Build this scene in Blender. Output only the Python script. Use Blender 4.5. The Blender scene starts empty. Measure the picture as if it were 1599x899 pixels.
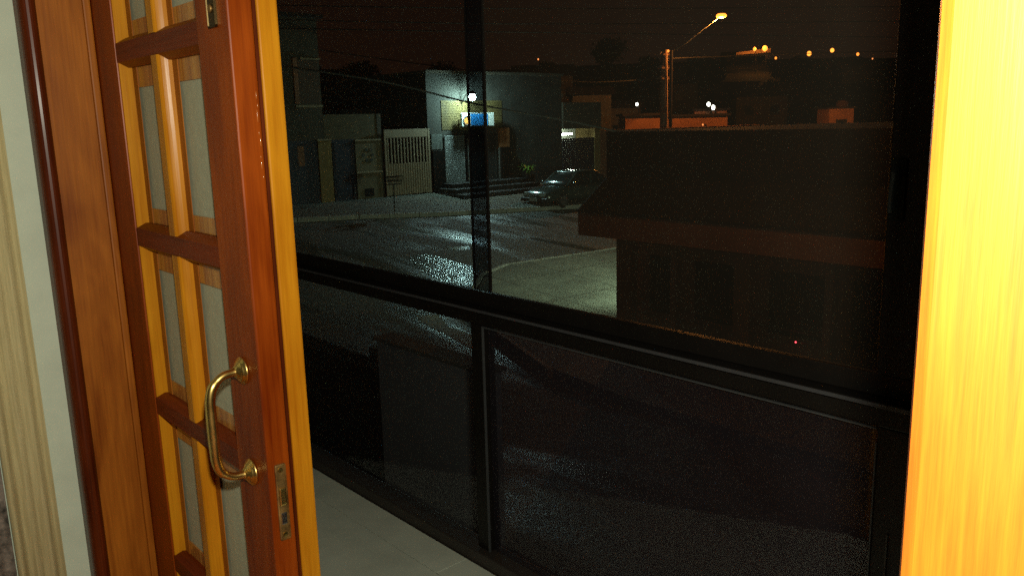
import bpy, bmesh, math, random
from mathutils import Vector, Matrix
random.seed(7)
sc = bpy.context.scene
C = sc.collection

# ---------------------------------------------------------------- camera
M = ((0.6661413026611999, 0.12899327705887131, -0.7345859373568575),
     (0.745386261613359, -0.14894377022836708, 0.6497807894268811),
     (-0.025594645668595647, -0.9803960871932185, -0.19536741368336322))
CAM = Vector((0, 0, 1.45))
F = 1290.0
cd = bpy.data.cameras.new('camera'); cam = bpy.data.objects.new('camera', cd); C.objects.link(cam)
cam.matrix_world = Matrix(((M[0][0], -M[0][1], -M[0][2], CAM.x), (M[1][0], -M[1][1], -M[1][2], CAM.y),
                           (M[2][0], -M[2][1], -M[2][2], CAM.z), (0, 0, 0, 1)))
cd.sensor_fit = 'HORIZONTAL'; cd.sensor_width = 36; cd.lens = 36 * F / 1599
cd.clip_start = 0.02; cd.clip_end = 3000
sc.camera = cam

# ---------------------------------------------------------------- night sky
w = bpy.data.worlds.new('World'); sc.world = w; w.use_nodes = True
nt = w.node_tree; bg = nt.nodes['Background']
tc = nt.nodes.new('ShaderNodeTexCoord'); sp = nt.nodes.new('ShaderNodeSeparateXYZ')
cr = nt.nodes.new('ShaderNodeValToRGB')
nt.links.new(tc.outputs['Generated'], sp.inputs[0]); nt.links.new(sp.outputs['Z'], cr.inputs[0])
cr.color_ramp.elements[0].position = 0.0; cr.color_ramp.elements[0].color = (0.0150, 0.0060, 0.0030, 1)
cr.color_ramp.elements[1].position = 0.30; cr.color_ramp.elements[1].color = (0.0080, 0.0036, 0.0022, 1)
nt.links.new(cr.outputs[0], bg.inputs['Color']); bg.inputs['Strength'].default_value = 0.65

# ---------------------------------------------------------------- lamp of the phone that took the picture
fl = bpy.data.lights.new('phone_flash', 'POINT'); fl.energy = 80; fl.color = (1.0, 0.95, 0.76); fl.shadow_soft_size = 0.02
flo = bpy.data.objects.new('phone_flash', fl); C.objects.link(flo); flo.location = (0.03, 0.02, 1.59)

sc.view_settings.view_transform = 'Standard'; sc.view_settings.look = 'None'
sc.view_settings.exposure = 0.0; sc.view_settings.gamma = 1.0; sc.view_settings.use_curve_mapping = False
sc.cycles.use_denoising = False; sc.cycles.sample_clamp_indirect = 1.5; sc.cycles.caustics_reflective = False
sc.cycles.max_bounces = 6; sc.cycles.transparent_max_bounces = 16

# ---------------------------------------------------------------- helpers
def ray(x, y):
    v = Vector((x - 800, y - 449.5, F)).normalized()
    return Vector([sum(M[i][j] * v[j] for j in range(3)) for i in range(3)])
def on(axis, x, y, val):
    d = ray(x, y); return CAM + d * ((val - CAM[axis]) / d[axis])
FWD = Vector((M[0][2], M[1][2], M[2][2]))
def at_s(x, y, s):
    d = ray(x, y); return CAM + d * (s / d.dot(FWD))
def gz(X): return -2.75 + 0.0816 * min(max(0, -8 - X), 22)
def ss(a, b, t):
    t = min(1, max(0, (t - a) / (b - a))); return t * t * (3 - 2 * t)
def gzf(X, Y):
    s = (-0.749 * X + 0.662 * Y)
    h = gz(X)
    h += 20 * ss(62, 300, s) + 1.6 * math.sin(X * .021 + 1) * math.cos(Y * .017) * ss(80, 200, s)
    return h
def on_g(x, y, dz=0.0):
    d = ray(x, y); t = 5.0
    for i in range(60):
        p = CAM + d * t; t = (gz(p.x) + dz - 1.45) / d.z
    return CAM + d * t

_m = {}
def nodes(name):
    m = bpy.data.materials.new(name); m.use_nodes = True
    t = m.node_tree; b = t.nodes['Principled BSDF']; return m, t, b
def mat(name, col, rough=0.6, metal=0.0, var=0.25, scale=6.0, stretch=(1, 1, 1), bump=0.0, spec=0.5, col2=None, coat=0.0):
    """noise-varied surface; col2 = second colour (else darker version)"""
    if name in _m: return _m[name]
    m, t, b = nodes(name)
    tc = t.nodes.new('ShaderNodeTexCoord'); mp = t.nodes.new('ShaderNodeMapping'); mp.inputs['Scale'].default_value = stretch
    t.links.new(tc.outputs['Object'], mp.inputs[0])
    n = t.nodes.new('ShaderNodeTexNoise'); n.inputs['Scale'].default_value = scale; n.inputs['Detail'].default_value = 6
    n.inputs['Roughness'].default_value = .62
    t.links.new(mp.outputs[0], n.inputs['Vector'])
    r = t.nodes.new('ShaderNodeValToRGB')
    c2 = col2 or tuple(c * (1 - var) for c in col)
    r.color_ramp.elements[0].position = .32; r.color_ramp.elements[0].color = (*c2, 1)
    r.color_ramp.elements[1].position = .68; r.color_ramp.elements[1].color = (*col, 1)
    t.links.new(n.outputs['Fac'], r.inputs[0]); t.links.new(r.outputs[0], b.inputs['Base Color'])
    rr = t.nodes.new('ShaderNodeMapRange'); rr.inputs['To Min'].default_value = max(.02, rough - .08); rr.inputs['To Max'].default_value = min(1, rough + .1)
    t.links.new(n.outputs['Fac'], rr.inputs['Value']); t.links.new(rr.outputs[0], b.inputs['Roughness'])
    b.inputs['Metallic'].default_value = metal
    b.inputs['Specular IOR Level'].default_value = spec
    b.inputs['Coat Weight'].default_value = coat; b.inputs['Coat Roughness'].default_value = .12
    if bump:
        bp = t.nodes.new('ShaderNodeBump'); bp.inputs['Strength'].default_value = bump; bp.inputs['Distance'].default_value = .02
        t.links.new(n.outputs['Fac'], bp.inputs['Height']); t.links.new(bp.outputs[0], b.inputs['Normal'])
    _m[name] = m; return m
def wood(name, light, dark, axis=2, gscale=1.0, rough=.3, coat=.5, blotch=.5, crough=.16):
    """varnished timber: fine streaks and pores along one axis plus broad blotches"""
    if name in _m: return _m[name]
    m, t, b = nodes(name)
    tc = t.nodes.new('ShaderNodeTexCoord')
    def nz(sc_, sr, det, dist=0):
        mp = t.nodes.new('ShaderNodeMapping'); s = [sc_, sc_, sc_]; s[axis] = sc_ * sr; mp.inputs['Scale'].default_value = s
        t.links.new(tc.outputs['Object'], mp.inputs[0])
        n = t.nodes.new('ShaderNodeTexNoise'); n.inputs['Scale'].default_value = 1; n.inputs['Detail'].default_value = det
        n.inputs['Roughness'].default_value = .65; n.inputs['Distortion'].default_value = dist
        t.links.new(mp.outputs[0], n.inputs['Vector']); return n
    a = nz(42 * gscale, .03, 7, .5); f = nz(230 * gscale, .035, 4); c = nz(7, .28, 3, .8)
    def mix(x, y, fac):
        mx = t.nodes.new('ShaderNodeMix'); mx.inputs['Factor'].default_value = fac
        t.links.new(x, mx.inputs['A']); t.links.new(y, mx.inputs['B']); return mx.outputs['Result']
    v = mix(mix(a.outputs['Fac'], f.outputs['Fac'], .48), c.outputs['Fac'], blotch * .85)
    r = t.nodes.new('ShaderNodeValToRGB')
    r.color_ramp.elements[0].position = .38; r.color_ramp.elements[0].color = (*dark, 1)
    r.color_ramp.elements[1].position = .60; r.color_ramp.elements[1].color = (*light, 1)
    t.links.new(v, r.inputs[0]); t.links.new(r.outputs[0], b.inputs['Base Color'])
    bp = t.nodes.new('ShaderNodeBump'); bp.inputs['Strength'].default_value = .14; bp.inputs['Distance'].default_value = .003
    t.links.new(mix(a.outputs['Fac'], f.outputs['Fac'], .5), bp.inputs['Height']); t.links.new(bp.outputs[0], b.inputs['Normal'])
    rr = t.nodes.new('ShaderNodeMapRange'); rr.inputs['To Min'].default_value = rough - .1; rr.inputs['To Max'].default_value = rough + .15
    t.links.new(c.outputs['Fac'], rr.inputs['Value']); t.links.new(rr.outputs[0], b.inputs['Roughness'])
    b.inputs['Coat Weight'].default_value = coat; b.inputs['Coat Roughness'].default_value = crough; b.inputs['Specular IOR Level'].default_value = .22
    _m[name] = m; return m
def emit(name, col, strength):
    if name in _m: return _m[name]
    m, t, b = nodes(name); b.inputs['Base Color'].default_value = (*[min(1, c) for c in col], 1)
    b.inputs['Emission Color'].default_value = (*col, 1); b.inputs['Emission Strength'].default_value = strength
    _m[name] = m; return m
def glass(name, gloss=.12, dust=.03, dustcol=(.8, .8, .82), tint=(.9, .92, .92), dscale=5.0, dvar=.7):
    """thin pane: clear, mirror-like at grazing angles, with a film of dust"""
    if name in _m: return _m[name]
    m, t, b = nodes(name); t.nodes.remove(b); out = t.nodes['Material Output']
    tr = t.nodes.new('ShaderNodeBsdfTransparent'); tr.inputs[0].default_value = (*tint, 1)
    gl = t.nodes.new('ShaderNodeBsdfGlossy'); gl.inputs['Roughness'].default_value = .015
    df = t.nodes.new('ShaderNodeBsdfDiffuse'); df.inputs[0].default_value = (*dustcol, 1)
    fr = t.nodes.new('ShaderNodeLayerWeight'); fr.inputs['Blend'].default_value = .5
    pw = t.nodes.new('ShaderNodeMath'); pw.operation = 'POWER'; pw.inputs[1].default_value = 5; t.links.new(fr.outputs['Facing'], pw.inputs[0])
    ma = t.nodes.new('ShaderNodeMath'); ma.operation = 'MULTIPLY_ADD'; ma.inputs[1].default_value = .9; ma.inputs[2].default_value = .02; t.links.new(pw.outputs[0], ma.inputs[0])
    m1 = t.nodes.new('ShaderNodeMixShader'); t.links.new(ma.outputs[0], m1.inputs[0]); t.links.new(tr.outputs[0], m1.inputs[1]); t.links.new(gl.outputs[0], m1.inputs[2])
    tc = t.nodes.new('ShaderNodeTexCoord'); n = t.nodes.new('ShaderNodeTexNoise'); n.inputs['Scale'].default_value = dscale; n.inputs['Detail'].default_value = 5
    t.links.new(tc.outputs['Object'], n.inputs['Vector'])
    rr = t.nodes.new('ShaderNodeMapRange'); rr.inputs['From Min'].default_value = .3; rr.inputs['From Max'].default_value = .7
    rr.inputs['To Min'].default_value = dust * (1 - dvar); rr.inputs['To Max'].default_value = dust * (1 + dvar)
    t.links.new(n.outputs['Fac'], rr.inputs['Value'])
    m2 = t.nodes.new('ShaderNodeMixShader'); t.links.new(rr.outputs[0], m2.inputs[0]); t.links.new(m1.outputs[0], m2.inputs[1]); t.links.new(df.outputs[0], m2.inputs[2])
    t.links.new(m2.outputs[0], out.inputs[0]); _m[name] = m; return m

class MB:
    def __init__(s): s.b = bmesh.new()
    def hexa(s, pts, bev=0.0, seg=2):
        """8 corners: bottom ring 0-3, top ring 4-7"""
        v = [s.b.verts.new(p) for p in pts]
        fs = [s.b.faces.new([v[i] for i in q]) for q in ((3, 2, 1, 0), (4, 5, 6, 7), (0, 1, 5, 4), (1, 2, 6, 5), (2, 3, 7, 6), (3, 0, 4, 7))]
        if bev:
            es = {e for f in fs for e in f.edges}
            bmesh.ops.bevel(s.b, geom=list(es), offset=bev, segments=seg, affect='EDGES', profile=.6)
        return s
    def box(s, a, c, bev=0.0, seg=2):
        x0, x1 = sorted((a[0], c[0])); y0, y1 = sorted((a[1], c[1])); z0, z1 = sorted((a[2], c[2]))
        return s.hexa([(x0, y0, z0), (x1, y0, z0), (x1, y1, z0), (x0, y1, z0), (x0, y0, z1), (x1, y0, z1), (x1, y1, z1), (x0, y1, z1)], bev, seg)
    def sweep(s, pts, prof, axis_u, axis_v, cap=True):
        """profile (u,v) list swept along pts with fixed axes"""
        rings = [[s.b.verts.new(Vector(p) + Vector(axis_u) * u + Vector(axis_v) * v) for u, v in prof] for p in pts]
        n = len(prof)
        for a, c in zip(rings, rings[1:]):
            for i in range(n): s.b.faces.new((a[i], a[(i + 1) % n], c[(i + 1) % n], c[i]))
        if cap: s.b.faces.new(rings[0][::-1]); s.b.faces.new(rings[-1])
        return s
    def tube(s, pts, r, seg=8, cap=True):
        pts = [Vector(p) for p in pts]; rs = r if isinstance(r, (list, tuple)) else [r] * len(pts)
        rings = []; up = None
        for i, p in enumerate(pts):
            d = (pts[min(i + 1, len(pts) - 1)] - pts[max(i - 1, 0)]).normalized()
            if up is None: up = Vector((0, 0, 1)) if abs(d.z) < .9 else Vector((1, 0, 0))
            u = d.cross(up).normalized(); v = u.cross(d).normalized(); up = v
            rings.append([s.b.verts.new(p + (u * math.cos(k * math.tau / seg) + v * math.sin(k * math.tau / seg)) * rs[i]) for k in range(seg)])
        for a, c in zip(rings, rings[1:]):
            for k in range(seg): s.b.faces.new((a[k], a[(k + 1) % seg], c[(k + 1) % seg], c[k]))
        if cap: s.b.faces.new(rings[0][::-1]); s.b.faces.new(rings[-1])
        return s
    def lathe(s, origin, axis, prof, seg=20):
        """prof: list of (distance along axis, radius)"""
        a = Vector(axis).normalized(); o = Vector(origin)
        return s.tube([o + a * max(d, 0) + a * min(d, 0) + a * i * 1e-5 for i, (d, r) in enumerate(prof)], [max(r, .0005) for d, r in prof], seg)
    def loft(s, rings, cap=True):
        R = [[s.b.verts.new(p) for p in r] for r in rings]; n = len(R[0])
        for a, c in zip(R, R[1:]):
            for k in range(n): s.b.faces.new((a[k], a[(k + 1) % n], c[(k + 1) % n], c[k]))
        if cap: s.b.faces.new(R[0][::-1]); s.b.faces.new(R[-1])
        return s
    def poly(s, pts): s.b.faces.new([s.b.verts.new(p) for p in pts]); return s
    def ball(s, c, r, sub=2, sc3=(1, 1, 1)):
        bmesh.ops.create_icosphere(s.b, subdivisions=sub, radius=r, matrix=Matrix.Translation(c) @ Matrix.Diagonal((*sc3, 1))); return s
    def prism(s, outline, n):
        """flat outline (3D pts) pushed along vector n"""
        n = Vector(n); a = [s.b.verts.new(p) for p in outline]; c = [s.b.verts.new(Vector(p) + n) for p in outline]; k = len(a)
        s.b.faces.new(a); s.b.faces.new(c[::-1])
        for i in range(k): s.b.faces.new((a[i], c[i], c[(i + 1) % k], a[(i + 1) % k]))
        return s
    def build(s, name, m, parent=None, smooth=False, base=None, label=None):
        bmesh.ops.recalc_face_normals(s.b, faces=s.b.faces)
        off = Vector((0, 0, 0)); q = parent
        while q: off += q.location; q = q.parent
        if base is not None: off += Vector(base)
        for v in s.b.verts: v.co -= off
        me = bpy.data.meshes.new(name); s.b.to_mesh(me); s.b.free()
        if smooth:
            for p in me.polygons: p.use_smooth = True
        o = bpy.data.objects.new(name, me); me.materials.append(m); C.objects.link(o)
        if parent: o.parent = parent
        if base is not None: o.location = base
        if smooth: 
            md = o.modifiers.new('wn', 'WEIGHTED_NORMAL') if False else None
        if label: o['label'] = label
        return o
def thing(name, label, cat, loc=(0, 0, 0), group=None):
    o = bpy.data.objects.new(name, None); C.objects.link(o); o.location = loc; o.empty_display_size = .1
    o['label'] = label; o['category'] = cat
    if group: o['group'] = group
    return o
def tag(o, label, cat, group=None):
    o['label'] = label; o['category'] = cat
    if group: o['group'] = group
    return o
def struct(o): o['kind'] = 'structure'; return o
def copy_tree(o, parent=None):
    c = o.copy(); C.objects.link(c)
    if parent: c.parent = parent
    for ch in list(o.children): copy_tree(ch, c)
    return c
def sheet(name, m, outline, dz=0.0, thick=0.0, step=None):
    """ground-following sheet from an XY outline; thick>0 gives a kerbed slab"""
    b = bmesh.new(); b.faces.new([b.verts.new((x, y, 0)) for x, y in outline])
    for xx in (-8.0, -30.0):
        bmesh.ops.bisect_plane(b, geom=list(b.verts) + list(b.edges) + list(b.faces), plane_co=(xx, 0, 0), plane_no=(1, 0, 0))
    bmesh.ops.recalc_face_normals(b, faces=b.faces)
    if b.faces[:][0].normal.z < 0: bmesh.ops.reverse_faces(b, faces=b.faces)
    if thick:
        r = bmesh.ops.extrude_face_region(b, geom=list(b.faces))
        low = [v for v in r['geom'] if isinstance(v, bmesh.types.BMVert)]
        for v in low: v.co.z = 1
        for v in b.verts:
            top = v.co.z > .5; v.co.z = gz(v.co.x) + (dz if top else dz - thick)
    else:
        for v in b.verts: v.co.z = gz(v.co.x) + dz
    bmesh.ops.recalc_face_normals(b, faces=b.faces)
    me = bpy.data.meshes.new(name); b.to_mesh(me); b.free(); me.materials.append(m)
    o = bpy.data.objects.new(name, me); C.objects.link(o); return struct(o)

# ---------------------------------------------------------------- materials
W_EDGE = wood('wood_honey', (.58, .245, .010), (.36, .115, .004), rough=.27, coat=.0)
W_RED = wood('wood_reddish', (.31, .058, .003), (.12, .014, .001), rough=.33, coat=.0, blotch=.6)
W_REDH = wood('wood_reddish_across', (.19, .028, .003), (.08, .009, .001), axis=0, rough=.38, coat=.0)
W_PANEL = wood('wood_brown', (.42, .135, .012), (.19, .046, .004), rough=.45, coat=.0, blotch=.65)
W_DARK = wood('wood_dark', (.13, .022, .003), (.035, .005, .001), rough=.38, coat=.1)
W_JAMB = wood('wood_jamb', (.56, .165, .006), (.38, .080, .002), rough=.42, coat=1.0, blotch=.35, gscale=1.6, crough=.36)
M_BRASS = mat('brass', (.90, .64, .20), rough=.30, metal=1, var=.25, scale=20)
M_OLDBR = mat('worn_brass', (.50, .30, .10), rough=.42, metal=.8, col2=(.16, .09, .03), scale=45)
M_WHITEWALL = mat('white_plaster', (.56, .64, .52), rough=.8, var=.10, scale=14, bump=.05)
M_CURTAIN = mat('cream_fabric', (.54, .48, .26), rough=.9, col2=(.40, .345, .17), scale=1, stretch=(300, 300, 12))
M_FLORAL = mat('floral_fabric', (.30, .26, .22), rough=.9, col2=(.006, .010, .008), scale=38)
M_FROST = mat('frosted_glass', (.40, .42, .30), rough=.45, var=.08, scale=40, bump=.08)
M_TILE = mat('floor_tile', (.74, .80, .66), rough=.5, var=.15, scale=7)
M_GROUT = mat('grout', (.05, .045, .03), rough=.9)
M_BLACK = mat('black_aluminium', (.009, .0075, .006), rough=.45, spec=.3)
M_BEAD = mat('grey_rubber', (.055, .06, .062), rough=.6)
M_GLASS = glass('dusty_glass', dust=.0075, dscale=1.6, dvar=.3, dustcol=(.75, .70, .74), tint=(.86, .88, .88))
M_GLASS2 = glass('dusty_glass_upper', dust=.0125, dscale=1.6, dvar=.3, dustcol=(.75, .66, .50), tint=(.93, .94, .94))
M_GLASSD = glass('door_glass', dust=.05, dustcol=(.7, .75, .65), tint=(.95, .96, .93))
M_STUCCO = mat('grey_stucco', (.052, .050, .040), rough=.9, var=.5, scale=1.4, bump=.1)
M_STUCCO_D = mat('dark_stucco', (.10, .085, .06), rough=.9, var=.35, scale=1.2)
M_BEIGE = mat('beige_trim', (.38, .30, .19), rough=.8)
M_OCHRE = mat('ochre_wall', (.30, .20, .07), rough=.85, var=.3)
M_BLUE = mat('navy_metal', (.018, .024, .045), rough=.5)
M_WHITEP = mat('sodium_tinted_metal', (.36, .27, .17), rough=.5, var=.25, scale=3)  # warm cast of sodium light is put into the paint colour
M_ASPH = None
M_CONC = mat('concrete_pavement', (.21, .21, .175), rough=.85, var=.25, scale=1.6, bump=.15)
def slabs(m):
    t = m.node_tree; b = t.nodes['Principled BSDF']; src = b.inputs['Base Color'].links[0].from_socket
    tc = t.nodes.new('ShaderNodeTexCoord'); br = t.nodes.new('ShaderNodeTexBrick'); t.links.new(tc.outputs['Object'], br.inputs['Vector'])
    br.offset = 0; br.inputs['Scale'].default_value = 1; br.inputs['Mortar Size'].default_value = .022; br.inputs['Brick Width'].default_value = 1.8; br.inputs['Row Height'].default_value = 1.8
    br.inputs['Color1'].default_value = (1, 1, 1, 1); br.inputs['Color2'].default_value = (.80, .80, .80, 1); br.inputs['Mortar'].default_value = (.42, .42, .42, 1)
    n = t.nodes.new('ShaderNodeTexNoise'); n.inputs['Scale'].default_value = .7; n.inputs['Detail'].default_value = 7; t.links.new(tc.outputs['Object'], n.inputs['Vector'])
    r = t.nodes.new('ShaderNodeMapRange'); r.inputs['From Min'].default_value = .35; r.inputs['From Max'].default_value = .6; r.inputs['To Min'].default_value = .55; t.links.new(n.outputs['Fac'], r.inputs['Value'])
    m1 = t.nodes.new('ShaderNodeMix'); m1.data_type = 'RGBA'; m1.blend_type = 'MULTIPLY'; m1.inputs['Factor'].default_value = 1
    t.links.new(src, m1.inputs['A'] if False else m1.inputs[6]); t.links.new(br.outputs['Color'], m1.inputs[7])
    m2 = t.nodes.new('ShaderNodeMix'); m2.data_type = 'RGBA'; m2.blend_type = 'MULTIPLY'; m2.inputs['Factor'].default_value = 1
    t.links.new(m1.outputs[2], m2.inputs[6]); t.links.new(r.outputs[0], m2.inputs[7]); t.links.new(m2.outputs[2], b.inputs['Base Color'])
M_PAVE = mat('pavement_slabs', (.27, .27, .215), rough=.85, var=.3, scale=3, bump=.2); slabs(M_PAVE)
M_KERB = mat('kerb_stone', (.42, .40, .34), rough=.8, var=.35, scale=3)
M_TILEROOF = mat('dark_roof', (.028, .018, .014), rough=.8)
M_BRICKR = mat('terracotta_paint', (.38, .17, .09), rough=.85, var=.35, scale=2)
M_FASCIA = mat('brown_fascia', (.40, .17, .09), rough=.8, var=.3, scale=2)
M_LEAF = mat('dark_leaf', (.022, .035, .014), rough=.7, var=.6, scale=2)
M_BARK = mat('bark', (.05, .035, .025), rough=.9)
M_CABLE = mat('cable_rubber', (.012, .011, .010), rough=.7)

def asphalt():
    m, t, b = nodes('wet_asphalt')
    tc = t.nodes.new('ShaderNodeTexCoord')
    def nz(scale, det, st=(1, 1, 1), dist=0):
        mp = t.nodes.new('ShaderNodeMapping'); mp.inputs['Scale'].default_value = st; t.links.new(tc.outputs['Object'], mp.inputs[0])
        n = t.nodes.new('ShaderNodeTexNoise'); n.inputs['Scale'].default_value = scale; n.inputs['Detail'].default_value = det; n.inputs['Distortion'].default_value = dist
        t.links.new(mp.outputs[0], n.inputs['Vector']); return n
    wet = nz(.55, 6, (.35, 1.5, 1), .6); fine = nz(14, 9); big = nz(.25, 3)
    r = t.nodes.new('ShaderNodeValToRGB'); r.color_ramp.elements[0].color = (.030, .030, .026, 1); r.color_ramp.elements[1].color = (.085, .080, .062, 1)
    mx = t.nodes.new('ShaderNodeMix'); mx.inputs['Factor'].default_value = .55; t.links.new(big.outputs['Fac'], mx.inputs['A']); t.links.new(fine.outputs['Fac'], mx.inputs['B'])
    r.color_ramp.elements[0].position = .4; r.color_ramp.elements[1].position = .6
    t.links.new(mx.outputs['Result'], r.inputs[0]); t.links.new(r.outputs[0], b.inputs['Base Color'])
    rr = t.nodes.new('ShaderNodeMapRange'); rr.inputs['From Min'].default_value = .34; rr.inputs['From Max'].default_value = .52
    rr.inputs['To Min'].default_value = .28; rr.inputs['To Max'].default_value = .85; b.inputs['Specular IOR Level'].default_value = .8
    t.links.new(wet.outputs['Fac'], rr.inputs['Value']); t.links.new(rr.outputs[0], b.inputs['Roughness'])
    bp = t.nodes.new('ShaderNodeBump'); bp.inputs['Strength'].default_value = .35; bp.inputs['Distance'].default_value = .03
    t.links.new(fine.outputs['Fac'], bp.inputs['Height']); t.links.new(bp.outputs[0], b.inputs['Normal'])
    return m
M_ASPH = asphalt()
M_PUDDLE = mat('puddle_water', (.02, .022, .02), rough=.12, spec=.9)
M_SOIL = mat('soil', (.035, .030, .020), rough=.95, var=.5, scale=.4)

# ================================================================ SETTING: terrain
b = MB(); N = 90
xs = [40, 10, 0, -8, -12, -16, -20, -24, -27, -30] + [-30 - 6 * i for i in range(1, 60)]
ys = [-20, 0, 5, 10, 15, 20, 25, 30] + [30 + 7 * i for i in range(1, 55)]
g = [[b.b.verts.new((x, y, gzf(x, y) - .15)) for y in ys] for x in xs]
for i in range(len(xs) - 1):
    for j in range(len(ys) - 1): b.b.faces.new((g[i][j], g[i + 1][j], g[i + 1][j + 1], g[i][j + 1]))
struct(b.build('ground', M_SOIL))
struct(MB().box((-3.9, 1.70, -2.9), (3, 2.9, -2.88)).build('front_yard', M_SOIL))
# streets: one along the house front, one crossing beyond it
sheet('road', M_ASPH, [(-60, 4.6), (6, 4.6), (6, 9.25), (-9.6, 9.25), (-11.9, 9.95), (-13.3, 10.7), (-14.5, 11.6), (-15.4, 12.6), (-15.85, 13.8), (-15.6, 17.2), (-15.2, 70),
                       (-21.2, 70), (-21.2, 24), (-22.9, 17.4), (-24.0, 14.5), (-24.5, 12.5), (-24.9, 10.5), (-60, 9.5)], dz=-.12)
corner = [(-9.6, 9.25), (-11.9, 9.95), (-13.3, 10.7), (-14.5, 11.6), (-15.4, 12.6), (-15.85, 13.8), (-15.6, 17.2), (-15.2, 70)]
sheet('corner_pavement', M_PAVE, [(6, 9.25 + .14)] + [(x + .11, y + .09) for x, y in corner] + [(-9.2, 70), (-9.2, 12), (6, 12)], dz=.012, thick=.16)
sheet('far_pavement', mat('far_concrete', (.115, .115, .09), rough=.85, var=.45, scale=1.1, bump=.15), [(-21.32, 70), (-21.32, 24), (-23.02, 17.4), (-24.12, 14.5), (-24.62, 12.5), (-25.02, 10.5), (-60, 9.6), (-60, 12), (-27, 12), (-27, 70)][:], dz=.012, thick=.16)
def kerb(name, pts, wdt, m):
    b = MB()
    for (x0, y0), (x1, y1) in zip(pts, pts[1:]):
        n = max(1, int(math.hypot(x1 - x0, y1 - y0) / 1.0))
        for k in range(n):
            a = (x0 + (x1 - x0) * k / n, y0 + (y1 - y0) * k / n); c = (x0 + (x1 - x0) * (k + 1) / n, y0 + (y1 - y0) * (k + 1) / n)
            d = Vector((c[0] - a[0], c[1] - a[1], 0)); L = d.length; d.normalize(); nn = Vector((-d.y, d.x, 0)) * wdt
            e = d * .008; j = random.uniform(-.006, .008)
            A = Vector((a[0], a[1], 0)) + e; B = Vector((c[0], c[1], 0)) - e
            q = [A, B, B + nn, A + nn]
            b.hexa([(p.x, p.y, gz(p.x) - .2) for p in q] + [(p.x, p.y, gz(p.x) + .022 + j) for p in q], .008, 1)
    return struct(b.build(name, m))
kerb('kerb', [(p[0], p[1]) for p in corner], -.11, M_KERB)
kerb('far_kerb', [(-60, 9.5), (-24.9, 10.5), (-24.5, 12.5), (-24.0, 14.5), (-22.9, 17.4), (-21.2, 24), (-21.2, 50)], .11, M_KERB)
def px_sheet(name, m, pts, dz):
    return sheet(name, m, [tuple(on_g(x, y, -.12)[:2]) for x, y in pts], dz=dz)
M_PATCH = mat('pale_concrete_patch', (.26, .25, .21), rough=.7, var=.5, scale=2.5)
M_PATCH = mat('pale_concrete_patch', (.26, .25, .21))
px_sheet('road_patch', M_PATCH, [(652, 494), (683, 491), (702, 511), (742, 524), (756, 545), (728, 541), (695, 521), (668, 508)], -.116)
px_sheet('puddle', M_PUDDLE, [(698, 388), (716, 385), (734, 384), (734, 389), (716, 391)], -.116)
px_sheet('puddle', mat('rippled_water', (.03, .032, .03), rough=.24, spec=1.0, scale=13, stretch=(.35, 1.6, 1), bump=1.0), [(636, 402), (668, 396), (744, 418), (744, 448), (706, 444), (660, 424)], -.116)
px_sheet('puddle', M_PUDDLE, [(640, 532), (655, 533), (684, 545), (700, 556), (690, 556), (664, 544)], -.116)

# ================================================================ THE ROOM SIDE: wall, frame, door leaves, curtain
WX = -1.85
struct(MB().box((WX - .12, -3, 0), (WX, .60, 2.9)).build('side_wall', M_WHITEWALL))
struct(MB().box((WX, -3, -.12), (3.2, 1.58, -.002)).build('floor_slab', M_GROUT))
def tiles():
    b = MB()
    def t(x0, x1, y0, y1): b.box((x0 + .002, y0 + .002, -.0015), (x1 - .002, y1 - .002, .002))
    x = -7.25
    while x < 1.4:
        t(x, x + 2.6, 1.447, 1.578); x += 2.6
    x = -5.9
    while x < 1.4:
        t(x, x + 2.6, .85, 1.447); t(x, x + 2.6, .62, .85); x += 2.6
    return b
struct(tiles().build('balcony_tiles', M_TILE))
struct(MB().box((-5.3, .60, -.14), (WX, 1.66, -.003)).build('balcony_slab', M_STUCCO))
struct(MB().box((WX, -.9, 0), (3.2, .60, .006)).build('room_floor', W_PANEL))
struct(MB().box((-5.3, .61, .006), (WX, .73, 2.62)).build('outer_wall', M_WHITEWALL))
struct(MB().box((-5.3, -1.2, 2.62), (3.2, 1.75, 2.75)).build('balcony_ceiling', M_STUCCO))

W_JAMB.node_tree.nodes['Principled BSDF'].inputs['Coat IOR'].default_value = 1.65
W_JAMB.node_tree.nodes['Principled BSDF'].inputs['Specular IOR Level'].default_value = .8
# left frame: brown lining board, bead, dark rounded architrave
t = thing('door_frame', 'brown varnished door frame with dark rounded moulding beside the white wall strip', 'door frame', (-1.82, .42, 0))
MB().box((-1.849, .422, .007), (-1.822, .618, 2.14), .002).build('lining_board', W_PANEL, t)
prof = [(-.03, .392), (-.004, .392)] + [(-.004 + .022 * math.sin(a), .408 - .016 * math.cos(a)) for a in [math.radians(x) for x in range(10, 171, 16)]] + [(-.004, .4215), (-.03, .4215)]
MB().sweep([(-1.82, 0, .007), (-1.82, 0, 2.2)], prof, (1, 0, 0), (0, 1, 0)).build('moulding', W_DARK, t, smooth=False)
MB().box((-1.822, .505, .007), (-1.812, .519, 2.14), .003).build('stop_bead', W_PANEL, t)
MB().box((-1.85, .395, 2.14), (.3, .62, 2.6), .003).build('head_board', W_PANEL, t)

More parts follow.
